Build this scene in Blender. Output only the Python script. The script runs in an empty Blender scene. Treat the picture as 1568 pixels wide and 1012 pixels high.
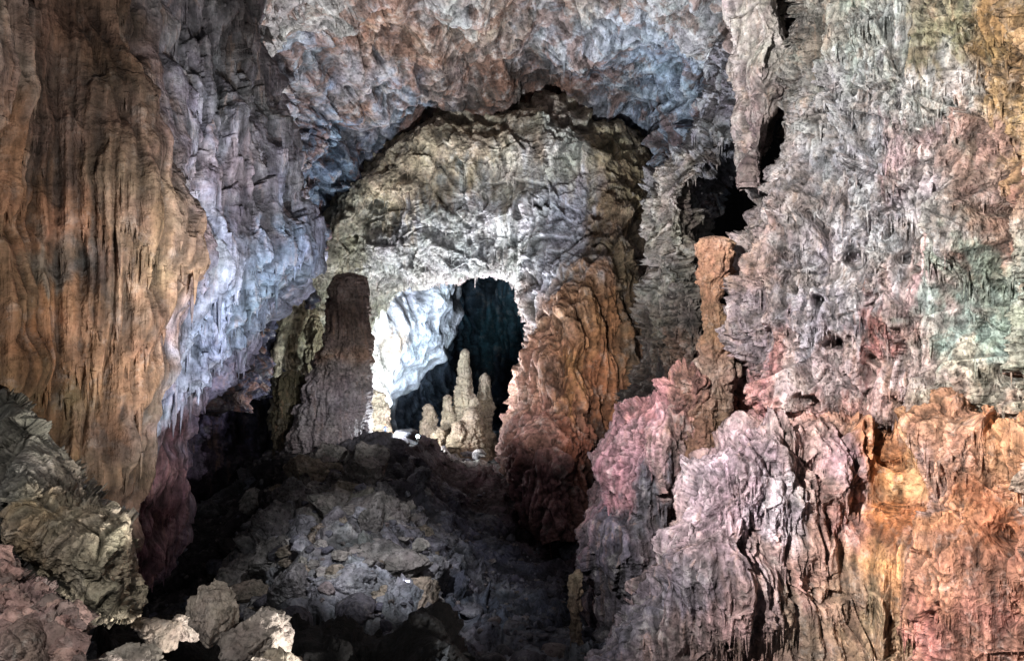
import bpy, bmesh, math, numpy as np
from mathutils import Vector
rng=np.random.default_rng(7)
F=1120.0
# ---- control points: (image pixel column, row, depth in metres), unprojected from the camera
def S(a):
    a=np.asarray(a,float); d=a[...,2]
    return np.stack([(a[...,0]-784)/F*d, d, (506-a[...,1])/F*d],-1)
def lin(c,sat=.88):
    c=np.asarray(c,float)/255.0
    g=c.mean(-1,keepdims=True); c=g+(c-g)*sat
    return np.where(c<=0.04045,c/12.92,((c+0.055)/1.055)**2.4)
# ---- noise
perm=rng.permutation(256); perm=np.concatenate([perm,perm,perm])
gr=rng.normal(size=(256,3)); gr/=np.linalg.norm(gr,axis=1)[:,None]; gr=gr.astype(np.float32)
rnd=rng.uniform(size=(256,3)).astype(np.float32); rv=rng.normal(size=(256,4)).astype(np.float32)
def noise(p):
    p=np.asarray(p,np.float64); i=np.floor(p).astype(np.int64); f=(p-i).astype(np.float32); i&=255
    w=f*f*f*(f*(f*6-15)+10); out=np.zeros(len(p),np.float32)
    for dx in (0,1):
        wx=w[:,0] if dx else 1-w[:,0]; px=perm[(i[:,0]+dx)&255]
        for dy in (0,1):
            wy=w[:,1] if dy else 1-w[:,1]; py=perm[px+((i[:,1]+dy)&255)]
            for dz in (0,1):
                wz=w[:,2] if dz else 1-w[:,2]
                g=gr[perm[py+((i[:,2]+dz)&255)]]
                out+=wx*wy*wz*(g[:,0]*(f[:,0]-dx)+g[:,1]*(f[:,1]-dy)+g[:,2]*(f[:,2]-dz))
    return out*1.6
def facet(p):
    # broken-rock relief: every Voronoi cell is its own tilted plane
    i=np.floor(p).astype(np.int64); f=(p-i).astype(np.float32); i&=255
    best=np.full(len(p),9.,np.float32); out=np.zeros(len(p),np.float32)
    for dx in (-1,0,1):
        px=perm[(i[:,0]+dx)&255]
        for dy in (-1,0,1):
            py=perm[px+((i[:,1]+dy)&255)]
            for dz in (-1,0,1):
                h=perm[py+((i[:,2]+dz)&255)]; j=rnd[h]
                ax=f[:,0]-dx-j[:,0]; ay=f[:,1]-dy-j[:,1]; az=f[:,2]-dz-j[:,2]
                d=ax*ax+ay*ay+az*az; k=d<best; r=rv[h]
                val=.42*(ax*r[:,0]+ay*r[:,1]+az*r[:,2])+.16*r[:,3]
                out=np.where(k,val,out); best=np.where(k,d,best)
    return out
def fbm(p,o=4,g=.5):
    r=0;a=1
    for k in range(o): r=r+a*noise(p+17.3*k); p=p*2.03; a*=g
    return r
def billow(p,o=4,g=.5):
    r=0;a=1
    for k in range(o): r=r+a*(np.abs(noise(p+31.7*k))*2-.5); p=p*2.07; a*=g
    return r
def sstep(a,b,x):
    t=np.clip((x-a)/(b-a),0,1); return t*t*(3-2*t)
def disp(P,s,rock=1,flow=0,strata=0,crack=1,big=1,pits=1,crag=.6,rough=0):
    W=np.stack([noise(P/(3*s)+5),noise(P/(3*s)+55),noise(P/(3*s)+95)],-1)*s*0.7
    Q=P+W
    h=big*1.7*s*fbm(P/(7*s),3,.45)
    m=sstep(-.35-rough,.45-rough,noise(P/(4.5*s)+200))
    m2=sstep(-.25-rough,.4-rough,noise(P/(3*s)+230))
    h=h+rock*s*(.42*billow(Q*np.array([1,1,.7])/(3.2*s),2,.4)*(.4+.6*m2)+.24*billow(Q/(1.25*s)+3,2,.45)*(.08+.92*m)+.085*billow(Q/(.42*s),2,.5)*(.03+.97*m*m2)+.04*fbm(Q/(.2*s),2,.5)*m2*m)
    if crag:
        Wf=np.stack([noise(P/(.6*s)+15),noise(P/(.6*s)+65),noise(P/(.6*s)+125)],-1)*s*0.14
        h=h+crag*s*(1.7*facet((Q+Wf)*np.array([1,1,.55])/(2.3*s)+9)*(.3+.7*m2)+.7*facet((Q+Wf)*np.array([1,1,.7])/(.85*s)+39)*(.08+.92*m*m2)+.3*facet((Q+Wf)*np.array([1,1,.8])/(.36*s)+79)*m2)
    if pits:
        n=noise(Q*np.array([1.2,1,.8])/(1.6*s)+340)
        h=h-pits*s*1.5*np.clip(n-.42,0,.3)/.3*m
    if crack:
        n=noise(Q/(3.4*s)+300); n2=noise(Q*np.array([1,1,.45])/(2.4*s)+400)
        h=h-crack*s*(.5*np.exp(-(n/.035)**2)*m+.3*np.exp(-(n2/.03)**2)*(1-m)*m2)
    if flow:
        a=np.array([1,1,.07])
        h=h+flow*s*(.8*billow((P+W*.25)*a/(1.6*s)+70,3,.5)+.2*billow(Q*np.array([1,1,.3])/(1.2*s)+90,2,.4))
    if strata:
        z=Q[:,2]/(1.3*s)+.9*noise(P/(4*s)+500); t=z-np.floor(z)
        h=h+strata*s*.5*(t**.5-.6)*(0.25+m)
        z=Q[:,2]/(.5*s)+.9*noise(P/(2*s)+600); t=z-np.floor(z)
        h=h+strata*s*.12*(t-.5)*(.3+m2)
    return h.astype(np.float64)
# ---- meshes
def mesh_obj(name,V,Fc,mat,col=None,cav=None,parent=None,smooth=True):
    V=np.asarray(V,np.float32); Fc=np.asarray(Fc,np.int32); k=Fc.shape[1]
    me=bpy.data.meshes.new(name)
    me.vertices.add(len(V)); me.vertices.foreach_set('co',V.ravel())
    me.loops.add(Fc.size); me.loops.foreach_set('vertex_index',Fc.ravel())
    me.polygons.add(len(Fc)); me.polygons.foreach_set('loop_start',np.arange(0,Fc.size,k,dtype=np.int32))
    me.polygons.foreach_set('loop_total',np.full(len(Fc),k,np.int32))
    me.polygons.foreach_set('use_smooth',np.full(len(Fc),smooth))
    me.update(calc_edges=True)
    if col is not None:
        at=me.attributes.new('rockcol','FLOAT_COLOR','POINT')
        at.data.foreach_set('color',np.concatenate([col,np.ones((len(col),1))],1).astype(np.float32).ravel())
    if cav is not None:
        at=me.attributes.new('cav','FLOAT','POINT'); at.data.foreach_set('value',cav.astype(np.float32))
    me.materials.append(mat)
    ob=bpy.data.objects.new(name,me); bpy.context.scene.collection.objects.link(ob)
    if parent: ob.parent=parent
    return ob
def cr_axis(C,n):
    R=C.shape[0]
    seg=np.linalg.norm(np.diff(C[...,:2],axis=0),axis=-1).mean(1)+1e-3
    cum=np.concatenate([[0],np.cumsum(seg)]); t=np.interp(np.linspace(0,cum[-1],n),cum,np.arange(R))
    i=np.minimum(t.astype(int),R-2); f=(t-i)[:,None,None]
    E=np.concatenate([[2*C[0]-C[1]],C,[2*C[-1]-C[-2]]])
    a,b,c,d=E[i],E[i+1],E[i+2],E[i+3]
    return .5*((2*b)+(c-a)*f+(2*a-5*b+4*c-d)*f*f+(3*b-a-3*c+d)*f**3)
def blur(h,k):
    for ax in (0,1):
        p=np.concatenate([np.repeat(np.take(h,[0],ax),k,ax),h,np.repeat(np.take(h,[-1],ax),k,ax)],ax)
        c=np.cumsum(p,ax); n=h.shape[ax]
        c=np.concatenate([np.zeros_like(np.take(c,[0],ax)),c],ax)
        h=(np.take(c,np.arange(2*k+1,2*k+1+n),ax)-np.take(c,np.arange(n),ax))/(2*k+1)
    return h
# small dripstones hanging from real overhangs
def fringe(V,N,col,count,L,r,mat,rs):
    Nf=N.reshape(-1,3); Vf=V.reshape(-1,3)
    cand=np.where((Nf[:,2]<-.35)&(Nf[:,1]<.2))[0]
    if len(cand)==0: return
    g=np.random.default_rng(rs); idx=g.choice(cand,count)
    na=7; tz=np.array([-.12,0,.2,.45,.7,.9,1.0]); tr=np.array([1.3,1,.75,.55,.38,.2,.03])
    th=np.linspace(0,2*math.pi,na,endpoint=False); Vs=[];Fs=[];Cs=[];o=0
    i=np.arange(na*7).reshape(7,na); j=np.roll(i,-1,1); Q=np.stack([i[:-1],j[:-1],j[1:],i[1:]],-1).reshape(-1,4)
    for k in idx:
        ln=L*min(.25+g.pareto(2.2)*.4,1.6); rr=r*g.uniform(.6,1.4)*(ln/L)**.4; lean=g.normal(0,.04,2)
        wob=1+g.normal(0,.12,(7,1))
        R_=(tr*rr)[:,None]*wob
        p=np.stack([Vf[k,0]+R_*np.cos(th)+tz[:,None]*ln*lean[0],Vf[k,1]+.1*r+R_*np.sin(th)+tz[:,None]*ln*lean[1],Vf[k,2]-tz[:,None]*ln+0*th],-1).reshape(-1,3)
        Vs.append(p);Fs.append(Q+o);o+=len(p);Cs.append(np.tile(col[k]*g.uniform(.8,1.15),(len(p),1)))
    V2=np.concatenate(Vs); mesh_obj('stalactites',V2,np.concatenate(Fs),mat,np.concatenate(Cs),np.full(len(V2),.6))
def patch(name,rows,nr,nc,mat,cols,s=1.0,extra=None,cwarp=1.6,parent=None,drip=None,**kw):
    C=np.array(rows,float)
    G=cr_axis(C,nr); G=cr_axis(G.transpose(1,0,2),nc).transpose(1,0,2)
    P=S(G)
    du=np.gradient(P,axis=1); dv=np.gradient(P,axis=0)
    N=np.cross(du,dv); N/=np.linalg.norm(N,axis=-1,keepdims=True)+1e-9
    sg=1
    if np.median((N*P).sum(-1))>0: N=-N; sg=-1
    flat=P.reshape(-1,3)
    h=disp(flat,s,**kw).reshape(nr,nc)
    if extra is not None: h=h+extra(flat,G.reshape(-1,3)).reshape(nr,nc)
    V=P+N*h[...,None]
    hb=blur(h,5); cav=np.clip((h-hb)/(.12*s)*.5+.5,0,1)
    pts=[];cc=[]
    Gf=G.reshape(-1,3)
    for (u,v,c) in cols:
        k=np.argmin((Gf[:,0]-u)**2+(Gf[:,1]-v)**2); pts.append(flat[k]); cc.append(lin(c))
    ws=s*cwarp
    A=np.array([1,1,.3])
    wp=flat+ws*np.stack([fbm(flat*A/(2.0*s)+700,4,.6),fbm(flat/(2.5*s)+800,3,.6),2.0*fbm(flat*A/(1.6*s)+900,4,.65)],-1)
    num=np.zeros((len(flat),3)); den=np.zeros(len(flat))
    for p,c in zip(pts,cc):
        w=1/(((wp-p)**2).sum(1)+(0.9*s)**2)**2.2
        num+=w[:,None]*c; den+=w
    col=num/den[:,None]
    idx=np.arange(nr*nc).reshape(nr,nc)
    Q=np.stack([idx[:-1,:-1],idx[1:,:-1],idx[1:,1:],idx[:-1,1:]],-1).reshape(-1,4)
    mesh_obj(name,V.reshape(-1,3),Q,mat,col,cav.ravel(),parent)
    if drip:
        N2=np.cross(np.gradient(V,axis=1),np.gradient(V,axis=0))*sg; N2/=np.linalg.norm(N2,axis=-1,keepdims=True)+1e-9
        fringe(V,N2,col,drip[0],drip[1],drip[2],mat,len(bpy.data.objects))
    return V
# ---- material
def rockmat(name,s=1.0,streak=.3,bump=.9,pale=.25,hue=.3,rough=.72,contrast=1.0,usecol=True,color=(150,150,150),stain=None,stainamt=.6,stainscale=1.0,micro=1.0):
    m=bpy.data.materials.new(name); m.use_nodes=True; nt=m.node_tree; N=nt.nodes; L=nt.links
    b=N['Principled BSDF']; tc=N.new('ShaderNodeTexCoord')
    def mp(sc):
        x=N.new('ShaderNodeMapping'); x.inputs['Scale'].default_value=sc; L.new(tc.outputs['Object'],x.inputs[0]); return x.outputs[0]
    def nz(v,sc,det=8,ro=.62,dist=0):
        x=N.new('ShaderNodeTexNoise'); x.inputs['Scale'].default_value=sc; x.inputs['Detail'].default_value=det
        x.inputs['Roughness'].default_value=ro; x.inputs['Distortion'].default_value=dist; L.new(v,x.inputs['Vector']); return x
    def mr(v,a,b_,c,d):
        x=N.new('ShaderNodeMapRange'); L.new(v,x.inputs[0])
        for k,q in zip((1,2,3,4),(a,b_,c,d)): x.inputs[k].default_value=q
        return x.outputs[0]
    def math_(op,a,c):
        x=N.new('ShaderNodeMath'); x.operation=op
        for k,q in ((0,a),(1,c)):
            if isinstance(q,(int,float)): x.inputs[k].default_value=q
            else: L.new(q,x.inputs[k])
        return x.outputs[0]
    def mix(bt,f,a,c):
        x=N.new('ShaderNodeMix'); x.data_type='RGBA'; x.blend_type=bt
        for k,q in ((0,f),(6,a),(7,c)):
            if isinstance(q,(int,float)): x.inputs[k].default_value=q
            elif isinstance(q,tuple): x.inputs[k].default_value=q
            else: L.new(q,x.inputs[k])
        return x.outputs[2]
    v1=mp((1,1,1)); vs=mp((1,1,.07))
    n1=nz(v1,.40/s,5,.68,.5); n2=nz(vs,1.1/s,5,.65,.3); n3=nz(v1,2.4/s,3,.65); n4=nz(v1,.3/s,4,.65); n5=nz(v1,.8/s,6,.72)
    vo=N.new('ShaderNodeTexVoronoi'); vo.inputs['Scale'].default_value=2.2/s
    vm=N.new('ShaderNodeVectorMath'); vm.operation='MULTIPLY_ADD'; L.new(n5.outputs['Color'],vm.inputs[0]); vm.inputs[1].default_value=(1.1*s,)*3; L.new(v1,vm.inputs[2]); L.new(vm.outputs[0],vo.inputs['Vector'])
    if usecol:
        at=N.new('ShaderNodeAttribute'); at.attribute_name='rockcol'; base=at.outputs['Color']
    else: base=tuple(lin(color))+(1,)
    k=contrast
    A=mr(n1.outputs[0],.35,.65,1-.42*k,1+.42*k)
    B=mr(n2.outputs[0],.35,.65,1-streak*k,1+streak*k)
    Cc=mr(n3.outputs[0],.34,.5,1-.45*k*min(micro,1.1),1.06)
    f=math_('MULTIPLY',math_('MULTIPLY',A,B),Cc)
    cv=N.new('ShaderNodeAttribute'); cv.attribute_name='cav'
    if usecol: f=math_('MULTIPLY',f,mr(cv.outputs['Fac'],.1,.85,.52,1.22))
    tint=mix('MIX',hue,(1,1,1,1),mix('MULTIPLY',1.0,n4.outputs['Color'],(2.0,2.0,2.0,1)))
    c=mix('MULTIPLY',1.0,base,tint)
    if stain:
        n6=nz(v1,.22*stainscale/s,6,.7,1.2)
        c=mix('MIX',mr(n6.outputs[0],.49,.56,0,stainamt),c,tuple(lin(stain))+(1,))
    c=mix('MIX',mr(n5.outputs[0],.54,.64,0,pale),c,(.46,.44,.42,1))
    sm=mr(n2.outputs[0],.56,.66,0,.4*(streak>.12)); c=mix('MIX',sm,c,(.19,.11,.07,1))
    cb=N.new('ShaderNodeCombineXYZ'); [L.new(f,cb.inputs[i]) for i in range(3)]
    c=mix('MULTIPLY',1.0,c,cb.outputs[0])
    L.new(c,b.inputs['Base Color'])
    b.inputs['Roughness'].default_value=rough
    b.inputs['Specular IOR Level'].default_value=.3
    bp=N.new('ShaderNodeBump'); bp.inputs['Strength'].default_value=bump; bp.inputs['Distance'].default_value=.36*s
    hh=math_('ADD',math_('MULTIPLY',n3.outputs[0],micro),math_('MULTIPLY',n5.outputs[0],.4+.6*micro))
    hh=math_('ADD',hh,math_('MULTIPLY',vo.outputs['Distance'],.6*micro))
    if streak>.12: hh=math_('ADD',hh,math_('MULTIPLY',n2.outputs[0],3.0*streak))
    L.new(hh,bp.inputs['Height']); L.new(bp.outputs[0],b.inputs['Normal'])
    return m
# ================= LEFT WALL
bnd={-60:(180,400),0:(190,400),100:(228,405),200:(262,432),300:(290,458),385:(290,484),450:(275,440),500:(262,397),560:(250,345),610:(238,308),660:(222,270),720:(200,256),780:(175,282),840:(170,258),900:(160,215)}
rows=[]
for v,(b_,e) in bnd.items():
    w=e-b_
    rows.append([(-160,v,24),(-60,v,27),(0,v,30),(70,v,32.5),(b_*.72,v,34),(b_-8,v,37),(b_+w*.16,v,41.5),(b_+w*.4,v,44),(b_+w*.65,v,45.5),(b_+w*.88,v,49),(e,v,54),(e-6,v,62),(e-60,v,80)])
mL=rockmat('flowstone_left',.9,streak=.55,pale=.15,hue=.15,micro=.6,bump=.8)
colsL=[(60,100,(112,84,70)),(150,50,(108,83,68)),(30,300,(124,88,64)),(120,350,(138,98,72)),(200,300,(140,112,92)),(235,420,(162,126,96)),(60,500,(130,90,60)),(180,560,(134,97,70)),(50,650,(106,84,60)),(180,700,(108,88,74)),(10,80,(145,125,115)),(90,200,(98,78,68)),(20,420,(114,88,64)),(130,140,(112,92,80)),(160,440,(120,96,80)),(100,600,(122,88,60)),(90,420,(112,100,90)),
(330,80,(115,112,116)),(300,30,(112,108,112)),(320,200,(150,146,158)),(350,260,(142,128,134)),(340,380,(160,162,182)),(300,500,(150,160,188)),(430,400,(122,136,162)),(270,560,(165,170,190)),(430,250,(92,86,90)),(390,150,(84,76,75)),(370,60,(70,62,62)),(240,740,(135,100,110)),(230,800,(126,90,96)),(380,480,(120,135,156)),(300,620,(120,114,140)),(400,320,(104,98,106)),(330,140,(108,104,110))]
def exL(P,G):
    lf=sstep(0,1,(300-G[:,0])/60)
    return lf*(.75*billow(P*np.array([1,1,.04])/2.4+40,3,.48))+(1-lf)*(.7*billow(P*np.array([1,1,.15])/2.2+44,3,.45)+.6*facet(P*np.array([1,1,.3])/1.7+4)+.35*facet(P*np.array([1,1,.5])/.8+14))
patch('cave_wall',rows,640,400,mL,colsL,s=.85,extra=exL,rock=.35,flow=.2,crack=.12,pits=.3,crag=.12,drip=(500,1.3,.12))
# ================= CEILING
far=[(425,600,128),(450,500,128),(478,400,128),(515,310,128),(585,232,128),(690,182,128),(800,162,128),(900,164,128),(985,205,127),(1012,290,124),(1015,400,120),(1005,520,116)]
near=[(300,640,84),(330,520,82),(360,400,78),(370,230,72),(330,0,62),(480,-170,54),(700,-220,50),(960,-200,54),(1165,-60,66),(1168,60,78),(1150,180,90),(1090,300,102)]
rows=[]
for t,b_ in ((0,0),(.25,3),(.5,6),(.72,7),(.86,4),(.93,2),(1,3),(1.12,8)):
    r=[]
    for i,(a,c) in enumerate(zip(near,far)):
        r.append((a[0]+(c[0]-a[0])*t,a[1]+(c[1]-a[1])*t,a[2]+(c[2]-a[2])*t+b_))
    rows.append(r)
mC=rockmat('ceiling_rock',1.5,streak=.1,pale=.35,hue=.12,contrast=1.25,stain=(120,82,64),stainamt=.65,stainscale=.9,micro=.9)
colsC=[(480,80,(130,134,145)),(560,40,(140,104,85)),(640,60,(144,115,98)),(560,140,(136,147,162)),(700,100,(128,110,102)),(760,60,(145,126,113)),(620,160,(124,135,152)),(500,200,(106,123,146)),(550,150,(146,112,92)),(850,60,(160,161,168)),(900,20,(158,145,136)),(960,60,(156,164,175)),(1020,120,(152,167,186)),(1060,50,(164,162,164)),(900,130,(116,119,128)),(1050,200,(122,131,148)),(760,140,(88,72,63)),(860,150,(86,72,64)),(470,300,(80,93,116)),(500,260,(96,113,135)),(440,450,(68,72,93)),(390,560,(58,58,80)),(1000,250,(132,143,159)),(700,20,(158,155,154)),(800,20,(148,124,109)),(420,30,(122,115,111)),(700,165,(88,78,72)),(630,190,(86,86,92))]
def exC(P,G):
    return 3.0*billow(P*np.array([.5,.35,1])/7.5+12,3,.45)+2.0*facet(P*np.array([.6,.5,1])/5.0+2)
patch('cave_ceiling',rows,450,740,mC,colsC,s=1.8,extra=exC,rock=.75,crack=.6,cwarp=1.8,crag=.5,pits=1.4,drip=(600,1.2,.18),rough=.1)
# ================= DOME ARCH + ORANGE COLUMN
outer=[(425,660),(425,540),(455,430),(505,320),(580,240),(690,190),(800,170),(900,176),(975,216),(1000,310),(998,420),(990,540),(968,640),(950,720),(905,830)]
inner=[(548,680),(548,570),(562,500),(590,460),(628,440),(700,430),(787,427),(803,468),(822,502),(808,532),(796,565),(790,620),(775,680),(788,745),(835,830)]
lipd=[140,142,142,140,134,129,125,120,115,112,110,108,104,100,96]
rows=[]
for t,off,offc in ((-.08,14,18),(0,5,6),(.15,0,0),(.38,0,-4),(.62,-2,-6),(.84,-2,-4),(.97,-1,0),(1,3,4),(.98,14,14),(.93,30,30)):
    r=[]
    for i,(a,c) in enumerate(zip(outer,inner)):
        o=off if i<8 else offc
        if i==8: o=(off+offc)/2
        if i<3: o=off*.25 if t<.9 else off*.3
        bd=(122 if i<9 else 118-(i-9)*3)
        d=bd+(lipd[i]-bd)*max(t,0)+o
        r.append((a[0]+(c[0]-a[0])*t,a[1]+(c[1]-a[1])*t,d))
    rows.append(r)
mD=rockmat('pale_limestone',1.6,streak=.2,pale=.3,hue=.12,contrast=1.15,micro=.9)
colsD=[(640,250,(168,150,124)),(720,220,(170,152,127)),(600,290,(174,159,134)),(800,200,(155,140,120)),(760,260,(192,182,166)),(860,230,(186,182,172)),(940,230,(162,144,112)),(960,280,(142,122,92)),(700,310,(198,198,194)),(800,340,(210,210,212)),(700,370,(204,204,206)),(620,380,(198,198,200)),(540,350,(138,135,120)),(530,400,(150,145,124)),(880,330,(186,186,196)),(860,400,(190,190,200)),(740,420,(215,206,212)),(930,330,(142,117,90)),(950,400,(128,108,82)),(900,440,(162,122,92)),(830,480,(168,148,150)),(920,500,(166,118,80)),(880,560,(184,132,90)),(830,560,(176,138,124)),(910,600,(168,110,78)),(830,640,(165,120,110)),(870,680,(132,78,60)),(800,660,(155,117,112)),(820,730,(125,90,92)),(480,500,(156,147,120)),(450,540,(142,137,116)),(520,470,(190,190,172)),(960,500,(100,84,68)),(560,420,(186,186,182)),(930,700,(64,47,42))]
def exD(P,G):
    w=sstep(0,1,(G[:,1]-380)/110)*sstep(0,1,(G[:,0]-720)/80)
    return w*1.6*billow(P*np.array([1,1,.07])/3.4+19,3,.45)+1.6*facet(P/5.0+3)*(1-w)
patch('rock_arch',rows,400,780,mD,colsD,s=1.6,extra=exD,rock=.75,crack=.5,big=.8,strata=.1,crag=.5,flow=.15,drip=(900,1.6,.2),rough=.1)
# ================= INNER CHAMBER
mI=rockmat('inner_calcite',2.2,streak=.1,pale=.2,hue=.1,micro=.5)
R_=[(700,405),(700,430),(692,470),(682,500),(676,530),(655,560),(625,592),(602,625),(596,680)]
rows=[[(520,v,150),(560,v,154),(600 if u>640 else (560+u)/2,v,162),(u-20,v,172),(u,v,180),(u-3,v,190),(u-40,v,215)] for u,v in R_]
def exI(P,G):
    q=P[:,0]*.75+P[:,2]*.35+P[:,1]*.1
    return 1.2*np.abs(noise(np.stack([q/3.2,P[:,1]*0.02,(P[:,2]-P[:,0])*.02],-1)))*2
patch('chamber_wall',rows,260,220,mI,[(560,500,(200,200,200)),(600,480,(190,200,215)),(650,470,(180,193,213)),(640,530,(175,193,217)),(580,560,(215,215,210)),(620,560,(180,195,215)),(660,440,(165,165,160)),(600,520,(160,148,138))],s=1.6,extra=exI,rock=.3,crack=.1,pits=0,crag=.15)
rows=[[(560,v,200),(600,v,202),(640,v,208),(672+ (v-560)*.1,v,215),(690+(v-560)*.1,v,226),(680,v,250)] for v in (500,530,580,630,680,720)]
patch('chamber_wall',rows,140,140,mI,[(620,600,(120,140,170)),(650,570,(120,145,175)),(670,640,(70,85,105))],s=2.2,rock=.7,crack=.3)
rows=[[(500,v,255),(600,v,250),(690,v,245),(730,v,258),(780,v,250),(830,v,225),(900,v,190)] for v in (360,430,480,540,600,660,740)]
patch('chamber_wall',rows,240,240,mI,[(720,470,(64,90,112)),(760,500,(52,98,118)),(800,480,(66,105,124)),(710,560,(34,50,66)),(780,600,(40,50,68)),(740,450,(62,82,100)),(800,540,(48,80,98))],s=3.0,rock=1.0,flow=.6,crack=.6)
mK=rockmat('shaded_recess_rock',1.6,streak=.2,pale=.1,hue=.2)
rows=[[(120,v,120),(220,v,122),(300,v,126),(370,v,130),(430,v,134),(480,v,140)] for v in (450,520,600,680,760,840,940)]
patch('recess_wall',rows,220,200,mK,[(400,520,(120,132,156)),(340,600,(88,82,112)),(300,700,(62,48,64)),(250,760,(38,29,34)),(400,620,(68,68,86)),(400,700,(36,33,36))],s=2.0,rock=.8,crack=.4)  # shade of the recess is painted in: colours fall to near black downward
# ================= MID RIGHT STRATIFIED COLUMN
rows=[[(l+30,v,104),(l,v,96),(l+12,v,90),((l*.6+r*.4),v,86),((l*.3+r*.7),v,84),(r,v,88),(r+15,v,98)] for v,l,r in
 [(60,1100,1190),(150,1078,1170),(230,1050,1120),(290,1000,1060),(350,992,1058),(420,996,1070),(480,985,1095),(540,975,1110),(600,968,1120),(660,955,1120),(740,940,1100)]]
mS=rockmat('stratified_limestone',1.2,streak=.1,pale=.25,hue=.2,contrast=1.2)
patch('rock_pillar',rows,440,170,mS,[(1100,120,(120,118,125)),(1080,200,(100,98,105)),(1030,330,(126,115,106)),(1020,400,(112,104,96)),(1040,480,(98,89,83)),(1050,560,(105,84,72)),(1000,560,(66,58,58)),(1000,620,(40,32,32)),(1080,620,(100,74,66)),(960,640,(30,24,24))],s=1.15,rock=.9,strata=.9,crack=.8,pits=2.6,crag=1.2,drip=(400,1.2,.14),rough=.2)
# blade
rows=[[(l+14,v,78),(l,v,68),(l*.7+r*.3,v,63),(l*.35+r*.65,v,61),(r,v,64),(r-8,v,74)] for v,l,r in
 [(-80,1118,1208),(0,1122,1202),(60,1130,1206),(110,1122,1194),(150,1134,1200),(190,1126,1186),(220,1134,1178),(250,1130,1160),(290,1138,1150)]]
patch('rock_blade',rows,320,130,rockmat('blade_limestone',.9,streak=.2,pale=.3,hue=.15,micro=.8),[(1160,40,(170,155,150)),(1190,30,(180,172,165)),(1150,150,(146,130,126)),(1190,140,(138,128,126)),(1140,230,(115,98,98)),(1180,80,(168,158,150))],s=.9,rock=.6,crack=.8,pits=1,crag=.6,big=.9,drip=(80,.8,.1))
# ================= RIGHT WALL
edge=[(-80,1228),(0,1225),(70,1220),(140,1218),(200,1212),(250,1200),(300,1180),(350,1158),(400,1132),(460,1124),(520,1126),(580,1138),(640,1150),(700,1130),(760,1110),(840,1100),(940,1100),(1060,1100)]
rows=[]
for i,(v,e) in enumerate(edge):
    rows.append([(e+25,v,78),(e+4,v,68),(e,v,60),(e+22,v,55),(e+(1330-e)*.5,v,51.5),(1330,v,49),(1400,v,47),(1470,v,44.5),(1540,v,42),(1620,v,38),(1760,v,33)])
mR=rockmat('right_limestone',.85,streak=.25,pale=.28,hue=.12,contrast=1.25,stain=(124,104,90),stainamt=.4,stainscale=1.6,micro=1.2)
colsR=[(1260,60,(108,106,98)),(1340,60,(152,157,152)),(1350,130,(162,162,162)),(1450,50,(126,120,96)),(1530,60,(140,110,70)),(1530,150,(160,129,88)),(1440,150,(168,168,166)),(1260,170,(148,146,148)),(1380,220,(160,138,141)),(1500,220,(172,137,127)),(1550,250,(148,115,82)),(1290,250,(162,162,168)),(1400,290,(172,164,167)),(1240,330,(142,133,134)),(1330,330,(174,174,180)),(1450,350,(160,155,154)),(1540,330,(145,104,88)),(1180,400,(146,122,117)),(1250,400,(160,155,160)),(1320,430,(170,166,171)),(1400,430,(180,152,150)),(1490,400,(153,164,150)),(1520,460,(160,176,167)),(1470,500,(150,168,159)),(1560,520,(156,158,142)),(1170,500,(148,132,138)),(1230,480,(160,156,164)),(1300,500,(172,167,171)),(1340,520,(162,100,94)),(1200,570,(168,118,115)),(1260,560,(178,158,158)),(1280,620,(186,142,136)),(1400,580,(188,167,166)),(1500,590,(180,169,152)),(1190,640,(180,118,124)),(1390,650,(166,130,115)),(1540,640,(182,145,126))]
arch=[(1306,392,18,14),(1530,318,26,16),(1272,520,14,10),(1240,130,12,16),(1250,340,9,14),(1215,440,8,12)]
def exR(P,G):
    u,v=G[:,0],G[:,1]; r=np.zeros(len(P))
    u=u+14*noise(P/1.2); v=v+10*noise(P/1.0+30)
    for a,b_,w,h in arch:
        q=((u-a)/w)**2+((v-b_-4)/h)**2
        r-=2.0*np.exp(-q**2)
        q2=((u-a)/(w*1.5))**2+((v-b_+h*.4)/(h*1.6))**2
        r+=.4*np.exp(-(q2-1)**2*3)*(v<b_)
    return r+1.0*billow(P*np.array([1,1,.25])/2.8+7,3,.45)+1.4*fbm(P/6+3,2)+1.7*facet(P*np.array([1,1,.5])/3.2+5)
patch('cave_wall',rows,800,450,mR,colsR,s=.85,extra=exR,rock=1.1,flow=.22,crack=1.2,strata=.15,pits=2.6,crag=1.05,drip=(2200,.9,.085),rough=.12)
# ================= LOWER RIGHT SLAB (pink)
L1=[(575,1040,1085),(592,1028,1120),(620,992,1130),(650,958,1130),(690,936,1125),(725,920,1110),(765,912,1090),(830,896,1070),(900,904,1060),(980,902,1060),(1060,900,1060)]
rows=[[(l+30,v,80),(l+6,v,68),(l,v,62),(l*.8+r*.2,v,58),(l*.5+r*.5,v,56.5),(l*.2+r*.8,v,58),(r+20,v,62),(r+60,v,70)] for v,l,r in L1]
rows=[[(u,v-10,d+12) for u,v,d in rows[0]]]+rows
mP=rockmat('pink_flowstone',.85,streak=.4,pale=.25,hue=.12,contrast=1.15,micro=.85)
patch('flowstone_slab',rows,420,230,mP,[(1010,620,(178,122,127)),(980,680,(180,138,147)),(950,740,(168,120,131)),(1050,640,(140,100,93)),(1090,610,(132,96,80)),(1030,700,(122,98,96)),(1000,760,(98,94,104)),(940,820,(90,86,100)),(1040,780,(95,82,80)),(960,900,(80,76,84)),(1100,650,(108,78,64))],s=.9,rock=.8,flow=.35,crack=1.2,pits=1.4,crag=.9,drip=(200,1,.1),rough=.1)
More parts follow.
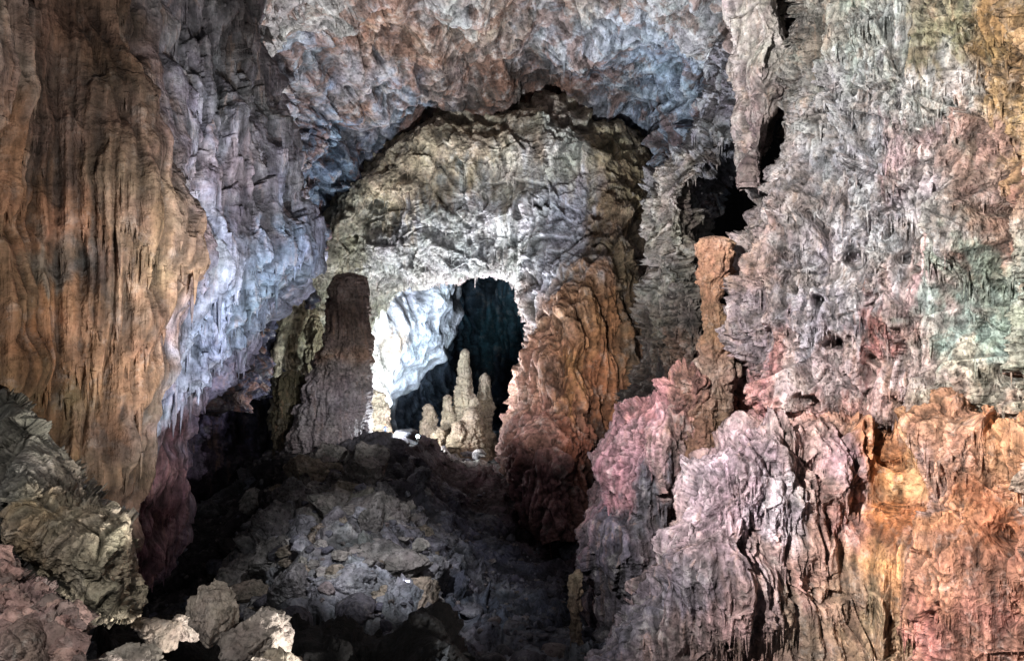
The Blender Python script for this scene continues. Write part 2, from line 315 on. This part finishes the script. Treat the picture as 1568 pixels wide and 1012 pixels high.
# ================= LOWER RIGHT LOBE
rows=[]
tp=[(1010,905),(1060,745),(1105,700),(1155,668),(1230,652),(1320,638),(1380,655),(1450,620),(1530,668),(1640,640)]
bl=[(905,1080),(930,1090),(1010,1100),(1090,1100),(1180,1100),(1290,1100),(1380,1100),(1460,1100),(1560,1100),(1680,1100)]
dd=[52,47.5,45.5,45,45,45.5,44.5,42,39.5,36]
for t,o in ((-.06,10),(-.01,5),(.02,1.5),(.1,0),(.28,-1.5),(.5,-2.5),(.72,-2.5),(.88,-3),(1,-3.5)):
    rows.append([(a[0]+(c[0]-a[0])*t*(1 if i else 1),a[1]+(c[1]-a[1])*t,d+o*(1 if i<4 else .85)) for i,(a,c,d) in enumerate(zip(tp,bl,dd))])
rows=[[(r[0][0]+40,r[0][1]-10,r[0][2]+16),(r[0][0]+8,r[0][1],r[0][2]+6)]+r for r in rows]
colsJ=[(1090,720,(166,146,157)),(1150,700,(135,113,119)),(1120,760,(160,134,143)),(1200,760,(186,172,179)),(1180,800,(176,157,166)),(1240,720,(166,137,129)),(1290,700,(160,128,132)),(1290,780,(160,118,112)),(1100,850,(143,121,128)),(1050,900,(110,100,110)),(980,950,(95,91,103)),(1030,960,(114,96,95)),(1120,930,(142,113,111)),(1200,880,(158,130,128)),(1260,860,(160,122,110)),(1210,950,(134,111,94)),(1290,930,(148,115,98)),(1360,690,(188,120,74)),(1350,760,(197,122,70)),(1380,720,(204,156,110)),(1390,800,(180,110,66)),(1370,870,(196,140,93)),(1440,740,(152,120,112)),(1480,700,(170,123,99)),(1540,700,(182,130,93)),(1460,790,(185,127,89)),(1520,780,(172,105,72)),(1550,850,(156,105,83)),(1450,880,(172,118,92)),(1500,930,(172,114,99)),(1330,950,(155,129,100)),(1400,960,(150,123,93)),(1440,960,(174,112,103)),(1160,990,(122,97,89)),(1530,980,(144,100,83)),(1410,840,(155,118,106))]
def exJ(P,G):
    return 1.0*billow(P*np.array([1,1,.08])/3.0+27,3,.47)+1.1*fbm(P/5+13,2)+1.2*facet(P*np.array([1,1,.4])/3.0+8)
patch('flowstone_lobe',rows,540,680,mP,colsJ,s=.85,extra=exJ,rock=.75,flow=.35,crack=.4,cwarp=1.0,pits=1.4,crag=.62,drip=(1400,.8,.075),rough=.1)
# ================= FLOOR
us=[60,200,300,380,430,480,540,610,680,740,800,870,940,1040,1200]
prof={ # depth: image pixel rows
30:[1500]*15, 42:[1250,1200,1170,1150,1140,1130,1120,1120,1120,1120,1120,1120,1120,1120,1120],
55:[1100,1060,1030,1000,985,975,970,975,1010,1030,1030,1030,1030,1030,1030],
66:[1000,990,960,930,905,875,862,872,950,980,985,985,990,990,990],
78:[950,930,900,860,820,800,792,815,880,915,925,930,930,930,930],
90:[900,880,850,800,755,738,735,750,800,845,865,870,880,880,880],
101:[860,840,810,750,705,692,688,692,735,780,810,820,830,830,830],
112:[850,820,790,740,700,680,670,672,700,735,765,785,800,800,800],
124:[840,810,780,740,710,695,685,688,705,715,735,760,780,780,780],
145:[800,790,770,740,715,700,690,690,690,700,715,740,760,760,760],
190:[760,750,740,730,715,700,690,685,680,680,690,700,720,720,720],
240:[740,740,730,720,710,690,680,670,665,665,670,690,700,700,700]}
rows=[[(u,v,d) for u,v in zip(us,vs)] for d,vs in prof.items()]
mF=rockmat('cave_floor_rock',1.3,streak=.0,pale=.15,hue=.15,contrast=1.3)
colsF=[(500,820,(105,105,108)),(560,780,(110,104,96)),(600,900,(112,114,122)),(650,860,(104,104,114)),(450,900,(105,105,108)),(700,800,(70,72,86)),(760,850,(62,64,80)),(720,950,(64,72,86)),(800,780,(88,69,74)),(840,830,(80,66,72)),(780,950,(60,66,80)),(300,850,(36,31,34)),(380,800,(40,34,36)),(400,950,(46,44,46)),(620,680,(130,130,128)),(690,700,(165,165,168)),(480,700,(62,58,59)),(640,760,(60,58,68))]  # left valley points are near black: its shadow is put into the floor colour
FV=patch('ground',rows,420,420,mF,colsF,s=1.5,rock=.9,crack=.6,crag=.9)
# ================= ROCKS
_ico={}
def ico(n):
    if n not in _ico:
        bm=bmesh.new(); bmesh.ops.create_icosphere(bm,subdivisions=n,radius=1); bm.verts.ensure_lookup_table()
        _ico[n]=(np.array([v.co[:] for v in bm.verts]),np.array([[v.index for v in f.verts] for f in bm.faces])); bm.free()
    return _ico[n]
def rockgeo(c,r,n=5,planes=14,rough=.1,tilt=.5):
    V,Fc=ico(n); V=V.copy()
    for k in range(planes):
        nn=rng.normal(size=3); nn/=np.linalg.norm(nn); h=rng.uniform(.48,.86)
        V-=np.maximum(V@nn-h,0)[:,None]*nn
    off=rng.uniform(0,100,3)
    if n>=4:
        V=V*(1+rough*(.5*fbm(V*1.8+off,6,.55)+.9*facet(V*1.6+off)+.35*facet(V*4+off))[:,None]-.6*rough*np.exp(-(noise(V*1.7+off+9)/.04)**2)[:,None])
    a,b_,g=rng.uniform(-tilt,tilt),rng.uniform(-.5,.5),rng.uniform(0,6.28)
    Rz=np.array([[math.cos(g),-math.sin(g),0],[math.sin(g),math.cos(g),0],[0,0,1]])
    Rx=np.array([[1,0,0],[0,math.cos(a),-math.sin(a)],[0,math.sin(a),math.cos(a)]])
    V=(V@Rz.T)*np.asarray(r); V=V@(Rx.T)
    return V+np.asarray(c),Fc
def rocks(name,lst,mat,cols):
    Vs=[];Fs=[];Cs=[];o=0
    for i,(V,Fc) in enumerate(lst):
        Vs.append(V);Fs.append(Fc+o);o+=len(V)
        c=lin(cols[i%len(cols)])*rng.uniform(.8,1.15); Cs.append(np.tile(c,(len(V),1)))
    V=np.concatenate(Vs)
    return mesh_obj(name,V,np.concatenate(Fs),mat,np.concatenate(Cs),np.full(len(V),.6),smooth=True)
mB=rockmat('boulder_rock',1.0,streak=.1,pale=.2,hue=.1,contrast=1.3,bump=.8)
def pxrock(u,v,d,w,h,n=5,depth=None,rough=.14):
    c=S((u,v,d)); rx=w/F*d/2; rz=h/F*d/2
    return rockgeo(c,(rx*1.15,(rx+rz)/2*1.1 if depth is None else depth,rz*1.2),n,rough=rough)
bl_=[(560,712,90,88,78),(500,706,96,66,50),(612,705,98,60,34),(462,728,92,64,56),(436,765,86,66,55),(505,770,82,80,54),(562,785,78,104,68),(465,810,76,70,64),(520,835,72,90,64),(420,805,80,64,74),(605,800,80,64,64),
(590,870,68,140,90),(535,905,62,110,85),(625,925,60,100,85),(445,905,62,85,75),(470,945,60,90,60),(415,855,72,70,64),(655,875,70,60,80),(560,945,58,90,60),(665,960,58,70,70),(388,765,93,56,56),(372,870,78,70,60),(640,735,95,50,40),(540,750,86,50,36),(590,755,86,44,34),(480,755,88,40,34),(345,900,72,70,50)]
lst=[pxrock(u,v+2,d,w,h,6,rough=.2) for u,v,d,w,h in bl_]
for _ in range(110):
    u=rng.uniform(370,690); d=rng.uniform(60,98)
    k=np.argmin(((FV[...,1]-d)**2+(FV[...,0]-(u-784)/F*d)**2)); p=FV.reshape(-1,3)[k]; r=.45+min(rng.pareto(2.5)*.5,1.5)
    lst.append(rockgeo(p+[0,0,r*.3],(r*rng.uniform(.9,1.5),r,r*rng.uniform(.6,1)),5 if r>1 else 4,rough=.17))
rocks('boulder_pile',lst,mB,[(132,128,124),(112,108,106),(122,122,130),(124,113,100),(100,97,99)])
# scree
idx=rng.integers(0,FV.shape[0]*FV.shape[1],5200); P=FV.reshape(-1,3)[idx]
lst=[]
for p in P:
    u=784+p[0]/p[1]*F
    if p[1]<45 or p[1]>165: continue
    r=min(.18*rng.pareto(2.2)+.18,1.6)
    lst.append(rockgeo(p+[0,0,r*.2],(r*rng.uniform(.8,1.4),r,r*rng.uniform(.5,.9)),3,9))
rocks('scree',lst,mB,[(92,92,102),(78,78,90),(102,94,94),(74,72,80)])
lst=[pxrock(rng.uniform(640,735),rng.uniform(690,728),rng.uniform(124,138),rng.uniform(8,26),rng.uniform(6,16),4) for _ in range(70)]
rocks('rubble',lst,rockmat('pale_rubble',1.2,streak=0,pale=.3,hue=.1),[(200,200,205),(185,180,178),(150,150,158)])
# ================= STALAGMITES
def lathe(name,prof,d,mat,colf,s,nz=260,na=220,amp=1,tier=0,parent=None,seed=0):
    prof=np.array(prof,float) # v, u centre, half width
    v=np.linspace(prof[0,0],prof[-1,0],nz)
    uc=np.interp(v,prof[:,0],prof[:,1]); rr=np.interp(v,prof[:,0],prof[:,2])
    k=np.ones(9)/9
    rp=np.convolve(np.pad(rr,4,'edge'),k,'valid'); rp[:3]=rr[:3]; up=np.convolve(np.pad(uc,4,'edge'),k,'valid')
    th=np.linspace(0,2*math.pi,na,endpoint=False)
    X=(up-784)/F*d; Z=(506-v)/F*d; R=rp/F*d
    ct,st=np.cos(th),np.sin(th)
    B=np.stack([X[:,None]+R[:,None]*ct,d+R[:,None]*st,np.repeat(Z[:,None],na,1)],-1)
    f=B.reshape(-1,3)+seed
    h=s*amp*(.45*billow(f*np.array([1,1,.2])/(1.5*s),3,.45)+.5*fbm(f/(2.8*s),2)+.12*fbm(f/(.5*s),3)+.5*facet(f*np.array([1,1,.5])/(1.3*s)))
    h=h+amp*.2*s*np.abs(noise(f*np.array([.12,.12,1])/(.9*s)+60))*2
    if tier:
        z=f[:,2]/tier+.5*noise(f/(3*s)+8); t=z-np.floor(z); h=h+tier*.28*(t**.6-.5)
    h=h.reshape(nz,na); fade=np.clip(R/(R.max()*.5),.15,1)[:,None]; h=h*fade
    V=B.copy(); V[...,0]+=h*ct; V[...,1]+=h*st
    V=np.concatenate([V.reshape(-1,3),[[X[0],d,Z[0]+R[0]*.2]]])
    i=np.arange(nz*na).reshape(nz,na); j=np.roll(i,-1,1)
    Q=np.stack([i[:-1],i[1:],j[1:],j[:-1]],-1).reshape(-1,4)
    tris=np.stack([np.full(na,nz*na),i[0],j[0]],-1)
    Ft=np.concatenate([Q[:,[0,1,2]],Q[:,[0,2,3]],tris])
    col=np.stack([np.interp(np.append(v.repeat(na),v[0])+8*np.append(noise(f/(1.5*s)),0),colf[0],[lin(c)[q] for c in colf[1]]) for q in range(3)],-1)
    return mesh_obj(name,V,Ft,mat,col,np.full(len(V),.6),parent)
mG=rockmat('stalagmite_rock',.9,streak=.3,pale=.15,hue=.12)
lathe('stalagmite',[(418,535,5),(420,535,16),(427,535,25),(440,535,30),(470,534,31),(500,533,31),(530,531,33),(550,526,39),(556,525,44),(563,523,41),(600,514,50),(650,508,56),(680,506,60),(720,505,72)],104,mG,([420,530,545,560,600,720],[(112,94,86),(104,88,82),(134,108,92),(138,128,126),(150,142,148),(134,126,126)]),1.2,nz=520,na=320,tier=.5)
lathe('stalagmite',[(566,450,5),(569,450,12),(576,450,18),(600,449,22),(650,447,25),(710,446,30)],106,mG,([560,700],[(96,90,68),(70,62,50)]),1.0,seed=9)
lathe('stalagmite',[(482,481,3),(486,481,8),(500,481,11),(560,479,14),(640,476,20),(700,474,26)],122,mG,([480,700],[(130,122,96),(90,82,66)]),1.0,seed=19)
mW=rockmat('calcite_formation',1.2,streak=.1,pale=.3,hue=.1)
cr_=([530,700],[(192,184,170),(182,162,142)])
for k,(pr,d,t) in enumerate([
 ([(534,712,2),(538,712,6),(560,711,8),(590,711,11),(620,710,16),(650,712,23),(700,712,36)],140,1.8),
 ([(571,743,2),(576,743,7),(600,742,9),(630,740,14),(660,736,20),(700,734,28)],144,1.3),
 ([(604,686,2),(608,686,6),(630,686,8),(660,686,12),(700,688,18)],138,1.2),
 ([(618,656,2),(622,656,7),(640,656,9),(665,656,13),(700,656,18)],140,1.5),
 ([(622,722,2),(628,722,8),(650,720,14),(680,718,22),(705,716,30)],134,1.1),
 ([(596,572,3),(602,572,12),(620,572,18),(645,574,23),(690,576,28)],130,2.4),
 ([(645,700,2),(649,700,7),(670,700,11),(705,700,16)],132,.9),
 ([(608,728,2),(612,728,5),(640,728,8),(700,728,13)],137,.9),
 ([(655,672,2),(659,672,6),(680,672,9),(705,672,13)],132,.8)]):
    lathe('stalagmite',pr,d,mW,cr_,1.2,nz=200,na=110,tier=t,seed=k*13.7,amp=1.0)
mN=rockmat('orange_dripstone',.7,streak=.25,pale=.15,hue=.15)
nn=([360,430,470,520,560,640],[(162,124,102),(164,118,92),(120,88,66),(134,98,75),(136,112,100),(115,84,68)])
lathe('dripstone_column',[(362,1092,6),(366,1092,20),(376,1093,29),(395,1094,29),(420,1092,24),(445,1089,15),(462,1086,10),(470,1090,16),(490,1100,26),(512,1104,24),(520,1096,26),(535,1098,28),(545,1095,20),(552,1099,32),(575,1104,30),(590,1100,22),(610,1085,26),(650,1075,34),(700,1070,40)],58,mN,nn,.8,nz=420,na=200)
lathe('dripstone_column',[(872,886,3),(880,884,8),(910,881,9),(950,880,8),(985,884,8),(1040,886,10)],58,mN,([870,1000],[(150,130,110),(90,75,70)]),.4,nz=160,na=80)
# ================= FOREGROUND
mT=rockmat('tan_boulder',.5,streak=.1,pale=.2,hue=.1)
rows=[[(-80,600,34),(0,604,32),(35,625,30),(80,690,29),(120,742,28),(165,776,27),(200,802,27)],
[(-80,601,25),(0,606,23),(35,628,22),(80,695,21.5),(120,745,21),(165,778,20.5),(208,800,22)],
[(-80,640,22),(0,645,21),(38,665,20),(78,720,19.5),(115,765,19),(165,800,18.5),(220,822,20.5)],
[(-80,710,20),(0,712,19),(40,725,18.5),(75,770,18.2),(112,805,18),(168,840,17.6),(224,862,20)],
[(-80,790,19),(0,790,18),(40,802,17.5),(80,832,17.5),(115,860,17.3),(162,893,17),(222,925,19.5)],
[(-80,830,19),(0,822,18.5),(40,842,18.5),(90,878,18.2),(130,908,18),(180,940,17.8),(216,948,20)],
[(-80,870,24),(0,850,24),(40,870,24),(90,900,24),(130,930,24),(180,950,24),(210,955,24)]]
patch('limestone_boulder',rows,330,300,mT,[(20,650,(120,117,107)),(40,720,(136,129,116)),(100,780,(122,112,97)),(190,820,(180,168,147)),(200,890,(180,166,143)),(150,870,(172,162,140)),(60,800,(146,124,98)),(10,780,(94,92,89)),(20,730,(105,103,100))],s=.42,rock=.4,crack=.9,pits=.8,crag=.9,big=.5,rough=.15)
rows=[[(-80,800,20),(0,850,19),(50,890,18),(95,935,17),(115,955,17),(130,985,17)],
[(-80,825,14),(0,857,13.5),(48,895,13),(88,940,12.6),(112,958,12.6),(120,990,13.5)],
[(-80,880,13),(0,900,12.5),(45,930,12),(80,960,11.8),(100,980,12),(114,1000,13)],
[(-80,950,12),(0,965,11.5),(40,975,11.2),(75,990,11.4),(95,1010,12),(110,1040,13)],
[(-80,1080,11),(0,1080,10.5),(40,1080,10.5),(75,1080,11),(90,1090,12),(100,1100,13)]]
patch('rock_ledge',rows,240,240,rockmat('pink_rubble',.3,streak=.05,pale=.25,hue=.12),[(20,900,(110,88,85)),(60,940,(120,98,95)),(20,980,(115,96,90)),(100,950,(130,112,106)),(40,870,(95,82,80))],s=.28,rock=.6,crack=.6,crag=1.3,big=.5)
mRub=rockmat('pink_rubble_stones',.35,streak=.05,pale=.2,hue=.12,bump=.7)
lst=[]
for _ in range(150):
    u=rng.uniform(-60,125); v=max(860+u*.75,845)+abs(rng.normal(0,60))
    if v>1040: continue
    d=13.2-(v-850)/190*2.2; w=rng.uniform(10,26)+min(rng.pareto(2)*8,45)
    lst.append(pxrock(u,v,d,w,w*rng.uniform(.6,.95),4,rough=.2))
lst+=[pxrock(112,948,12.8,44,52,5,rough=.2),pxrock(60,912,13,50,44,5,rough=.2),pxrock(12,880,13.2,60,46,5,rough=.2)]
rocks('pink_rubble',lst,mRub,[(150,118,112),(128,104,100),(160,128,120),(118,100,96)])
lst=[pxrock(u,v,d,w,h,6,rough=.2) for u,v,d,w,h in [(335,945,18,90,90),(380,990,17,110,100),(425,1035,16,80,90),(395,1070,15,130,110),(200,1025,13,100,80),(245,965,19,80,50),(285,960,19.5,45,40),(150,1030,12.5,60,60),(285,1085,14,160,60)]]
rocks('foreground_boulder',lst,rockmat('pale_boulder',.4,streak=.05,pale=.2,hue=.1,contrast=1.2,bump=.7),[(162,150,140),(148,138,130),(158,145,131)])
rows=[[(150,v1,d1),(260,v1+10,d1),(330,v1+30,d1),(420,v1+30,d1),(520,v1+18,d1),(600,v1+25,d1),(680,v1+15,d1),(760,v1+110,d1),(900,v1+200,d1)] for v1,d1 in ((980,44),(945,36),(960,30),(1000,26),(1090,22),(1300,16))]
patch('unlit_ledge',rows,220,300,rockmat('unlit_ledge_black',.5,streak=0,pale=.02,hue=.1,rough=.9),[(400,980,(20,18,17)),(600,990,(18,18,20)),(250,950,(20,18,16))],s=.55,rock=1.2,crack=.6,crag=1.0)  # near ledge lies unlit; its darkness is painted as a near-black colour
# ================= OUTER SHELL, coloured black so gaps between the walls read as unlit
th=np.radians(np.linspace(-100,100,40)); ph=np.radians(np.linspace(-88,88,30))
T,Pp=np.meshgrid(th,ph); R=330
V=np.stack([R*np.sin(T)*np.cos(Pp),R*np.cos(T)*np.cos(Pp),R*np.sin(Pp)],-1).reshape(-1,3)
V=V*(1+.04*fbm(V/60,3)[:,None])
i=np.arange(40*30).reshape(30,40)
mesh_obj('cave_background',V,np.stack([i[:-1,:-1],i[1:,:-1],i[1:,1:],i[:-1,1:]],-1).reshape(-1,4),rockmat('unlit_shell_black',6,usecol=False,color=(18,18,20),pale=0),None)
# ================= CAVER
def person(loc,h=1.78):
    root=bpy.data.objects.new('person',None); bpy.context.scene.collection.objects.link(root); root.location=loc
    v=[];r=[];e=[];ix={}
    def add(k,p,rr,par=None):
        ix[k]=len(v);v.append(p);r.append(rr)
        if par: e.append((ix[par],ix[k]))
    add('pel',(0,0,.95),(.15,.12));add('bel',(0,0,1.12),(.14,.11),'pel');add('che',(0,.01,1.34),(.17,.12),'bel');add('nk',(0,.01,1.49),(.06,.06),'che');add('hd',(0,0,1.6),(.085,.1),'nk');add('ht',(0,0,1.71),(.07,.08),'hd')
    for sx,n in ((-1,'l'),(1,'r')):
        add(n+'hip',(sx*.1,0,.88),(.1,.1),'pel');add(n+'kn',(sx*.15,-.03,.5),(.065,.065),n+'hip');add(n+'an',(sx*.18,0,.1),(.045,.045),n+'kn');add(n+'to',(sx*.2,-.17,.05),(.04,.035),n+'an')
        add(n+'sh',(sx*.2,0,1.42),(.065,.065),'che');add(n+'el',(sx*.32,.02,1.15),(.045,.045),n+'sh');add(n+'wr',(sx*.36,-.08,.92),(.03,.03),n+'el');add(n+'ha',(sx*.365,-.1,.84),(.04,.02),n+'wr')
        for q in range(4): add(n+'f%d'%q,(sx*.365,-.13+.02*q,.84-.07-.01*(q in(1,2))),(.009,.009),n+'ha')
        add(n+'th',(sx*.345,-.15,.85),(.01,.01),n+'ha')
    me=bpy.data.meshes.new('body'); me.from_pydata(v,e,[]); ob=bpy.data.objects.new('body',me); bpy.context.scene.collection.objects.link(ob); ob.parent=root
    sk=ob.modifiers.new('Skin','SKIN')
    for i_,sv in enumerate(me.skin_vertices[0].data if me.skin_vertices else []): sv.radius=r[i_]
    if me.skin_vertices: me.skin_vertices[0].data[0].use_root=True
    ob.modifiers.new('Sub','SUBSURF').levels=1
    m=bpy.data.materials.new('caving_suit'); m.use_nodes=True; n_=m.node_tree.nodes; nz_=n_.new('ShaderNodeTexNoise'); nz_.inputs['Scale'].default_value=12
    cr=n_.new('ShaderNodeValToRGB'); cr.color_ramp.elements[0].color=(.02,.03,.06,1); cr.color_ramp.elements[1].color=(.06,.08,.14,1)
    m.node_tree.links.new(nz_.outputs[0],cr.inputs[0]); m.node_tree.links.new(cr.outputs[0],n_['Principled BSDF'].inputs['Base Color']); me.materials.append(m)
    V,Fc=ico(4); V=V.copy(); V=V*[.13,.15,.12]; V[:,2]=np.maximum(V[:,2],-.01); V+= [0,0,1.69]
    hm=bpy.data.materials.new('helmet_shell'); hm.use_nodes=True; hm.node_tree.nodes['Principled BSDF'].inputs['Base Color'].default_value=(.6,.12,.03,1)
    mesh_obj('helmet',V,Fc,hm,parent=root)
    bm=bmesh.new(); bmesh.ops.create_cube(bm,size=1); bmesh.ops.scale(bm,vec=(.3,.18,.45),verts=bm.verts); bmesh.ops.bevel(bm,geom=bm.edges[:],offset=.05,segments=3,affect='EDGES'); bmesh.ops.translate(bm,vec=(0,.2,1.27),verts=bm.verts)
    me=bpy.data.meshes.new('backpack'); bm.to_mesh(me); bm.free(); me.materials.append(hm); o=bpy.data.objects.new('backpack',me); bpy.context.scene.collection.objects.link(o); o.parent=root
    return root
pp=S((590,668,108))
pr=rockgeo((pp[0],pp[1],pp[2]-1.6),(3.2,2.6,1.6),5,rough=.05)
rocks('boulder',[pr],mB,[(150,148,145)])
dep=pr[0]; k=((dep[:,0]-pp[0])**2+(dep[:,1]-pp[1])**2<.3); top=dep[k,2].max()
print('person z',top,pp[2])
person((pp[0],pp[1],top-.02))
# portable cave light standing on the rubble, lit in the photograph
def torch(loc,e):
    root=bpy.data.objects.new('cave_light',None); bpy.context.scene.collection.objects.link(root); root.location=loc
    g=bpy.data.materials.new('lit_lens'); g.use_nodes=True; b=g.node_tree.nodes['Principled BSDF']; b.inputs['Emission Color'].default_value=(.7,.92,1,1); b.inputs['Emission Strength'].default_value=e
    V,Fc=ico(3); mesh_obj('lens',V*[.24,.1,.24]+[0,-.25,0],Fc,g,parent=root)
    hm=bpy.data.materials.new('lamp_housing'); hm.use_nodes=True; hm.node_tree.nodes['Principled BSDF'].inputs['Base Color'].default_value=(.03,.03,.03,1)
    bm=bmesh.new(); bmesh.ops.create_cone(bm,cap_ends=True,segments=20,radius1=.2,radius2=.3,depth=.45); bmesh.ops.rotate(bm,verts=bm.verts,matrix=__import__('mathutils').Matrix.Rotation(math.pi/2,3,'X'))
    for a in (0,2.1,4.2):
        r=bmesh.ops.create_cone(bm,cap_ends=True,segments=8,radius1=.03,radius2=.03,depth=.9); bmesh.ops.rotate(bm,verts=r['verts'],matrix=__import__('mathutils').Matrix.Rotation(.4,3,(math.cos(a),math.sin(a),0))); bmesh.ops.translate(bm,verts=r['verts'],vec=(.15*math.sin(a),-.15*math.cos(a),-.5))
    me=bpy.data.meshes.new('housing'); bm.to_mesh(me); bm.free(); me.materials.append(hm); o=bpy.data.objects.new('housing',me); bpy.context.scene.collection.objects.link(o); o.parent=root
q=S((640,682,106)); k=np.argmin((FV[...,0]-q[0])**2+(FV[...,1]-q[1])**2); gz=FV.reshape(-1,3)[k,2]; print('torch',q[2],gz)
torch((q[0],q[1],max(gz+.9,q[2])),60)
# ================= LIGHT
w=bpy.data.worlds.new('World'); bpy.context.scene.world=w; w.use_nodes=True
w.node_tree.nodes['Background'].inputs[0].default_value=(.9,.93,1,1); w.node_tree.nodes['Background'].inputs[1].default_value=.13
def lamp(name,kind,loc,power,col,aim=None,size=.3,angle=90,blend=.6):
    l=bpy.data.lights.new(name,kind); l.energy=power; l.color=col; l.shadow_soft_size=size
    o=bpy.data.objects.new(name,l); o.location=loc; bpy.context.scene.collection.objects.link(o)
    if kind=='SPOT': l.spot_size=math.radians(angle); l.spot_blend=blend
    if aim is not None: o.rotation_euler=(Vector(aim)-Vector(loc)).to_track_quat('-Z','Y').to_euler()
    return o
lamp('cave_lamp','SPOT',(-20,4,15),430000,(1,.97,.93),aim=(27,44,5),size=.5,angle=70,blend=.8)
lamp('cave_lamp','SPOT',(8,10,-12),36000,(1,.94,.86),aim=(-22,38,4),size=.6,angle=80,blend=.8)
lamp('cave_lamp','SPOT',(6,16,-14),88000,(.86,.93,1),aim=tuple(S((330,400,45))),size=.5,angle=38,blend=.9)
lamp('cave_lamp','SPOT',(-8,58,-20),340000,(.88,.94,1),aim=(-2,92,44),size=.5,angle=84,blend=.9)
lamp('cave_lamp','SPOT',(0,30,-18),130000,(.9,.95,1),aim=(10,85,40),size=.5,angle=50,blend=.9)
lamp('cave_lamp','SPOT',tuple(S((640,980,78))),400000,(1,.98,.95),aim=tuple(S((720,220,120))),size=.6,angle=66,blend=.8)
lamp('cave_lamp','SPOT',tuple(S((655,700,118))),85000,(.97,.98,1),aim=tuple(S((740,360,118))),size=.5,angle=110,blend=.6)
lamp('headlamp','POINT',tuple(S((582,656,113))),20000,(.95,1,1),size=.12)
lamp('headlamp','POINT',tuple(S((600,662,105))),3500,(.9,.98,1),size=.1)
lamp('cave_lamp','SPOT',tuple(S((640,690,142))),300000,(.92,.97,1),aim=tuple(S((600,520,160))),size=.4,angle=95)
lamp('cave_lamp','SPOT',tuple(S((730,720,185))),190000,(.85,.96,1),aim=tuple(S((770,480,250))),size=.6,angle=80)
lamp('cave_lamp','SPOT',tuple(S((640,680,118))),11000,(1,.97,.92),aim=tuple(S((705,620,138))),size=.1,angle=120)
lamp('cave_lamp','SPOT',(-6,3,5),6500,(1,.95,.88),aim=tuple(S((210,870,18))),size=.15,angle=50,blend=.7)
lamp('cave_lamp','SPOT',(-8,46,3),46000,(.97,.97,1),aim=tuple(S((590,860,68))),size=.2,angle=48,blend=.9)
lamp('cave_lamp','SPOT',(-4,60,-4),42000,(1,.97,.95),aim=tuple(S((510,600,104))),size=.3,angle=30,blend=.8)
lamp('cave_lamp','SPOT',(2,60,-4),60000,(1,.92,.84),aim=tuple(S((870,570,110))),size=.4,angle=40,blend=.8)
cam=bpy.data.cameras.new('Camera'); co=bpy.data.objects.new('Camera',cam); bpy.context.scene.collection.objects.link(co)
co.rotation_euler=(math.pi/2,0,0); cam.lens=36*F/1568; cam.clip_end=2000; cam.clip_start=.1
sc=bpy.context.scene; sc.camera=co
sc.view_settings.view_transform='Standard'; sc.view_settings.look='None'; sc.view_settings.exposure=0
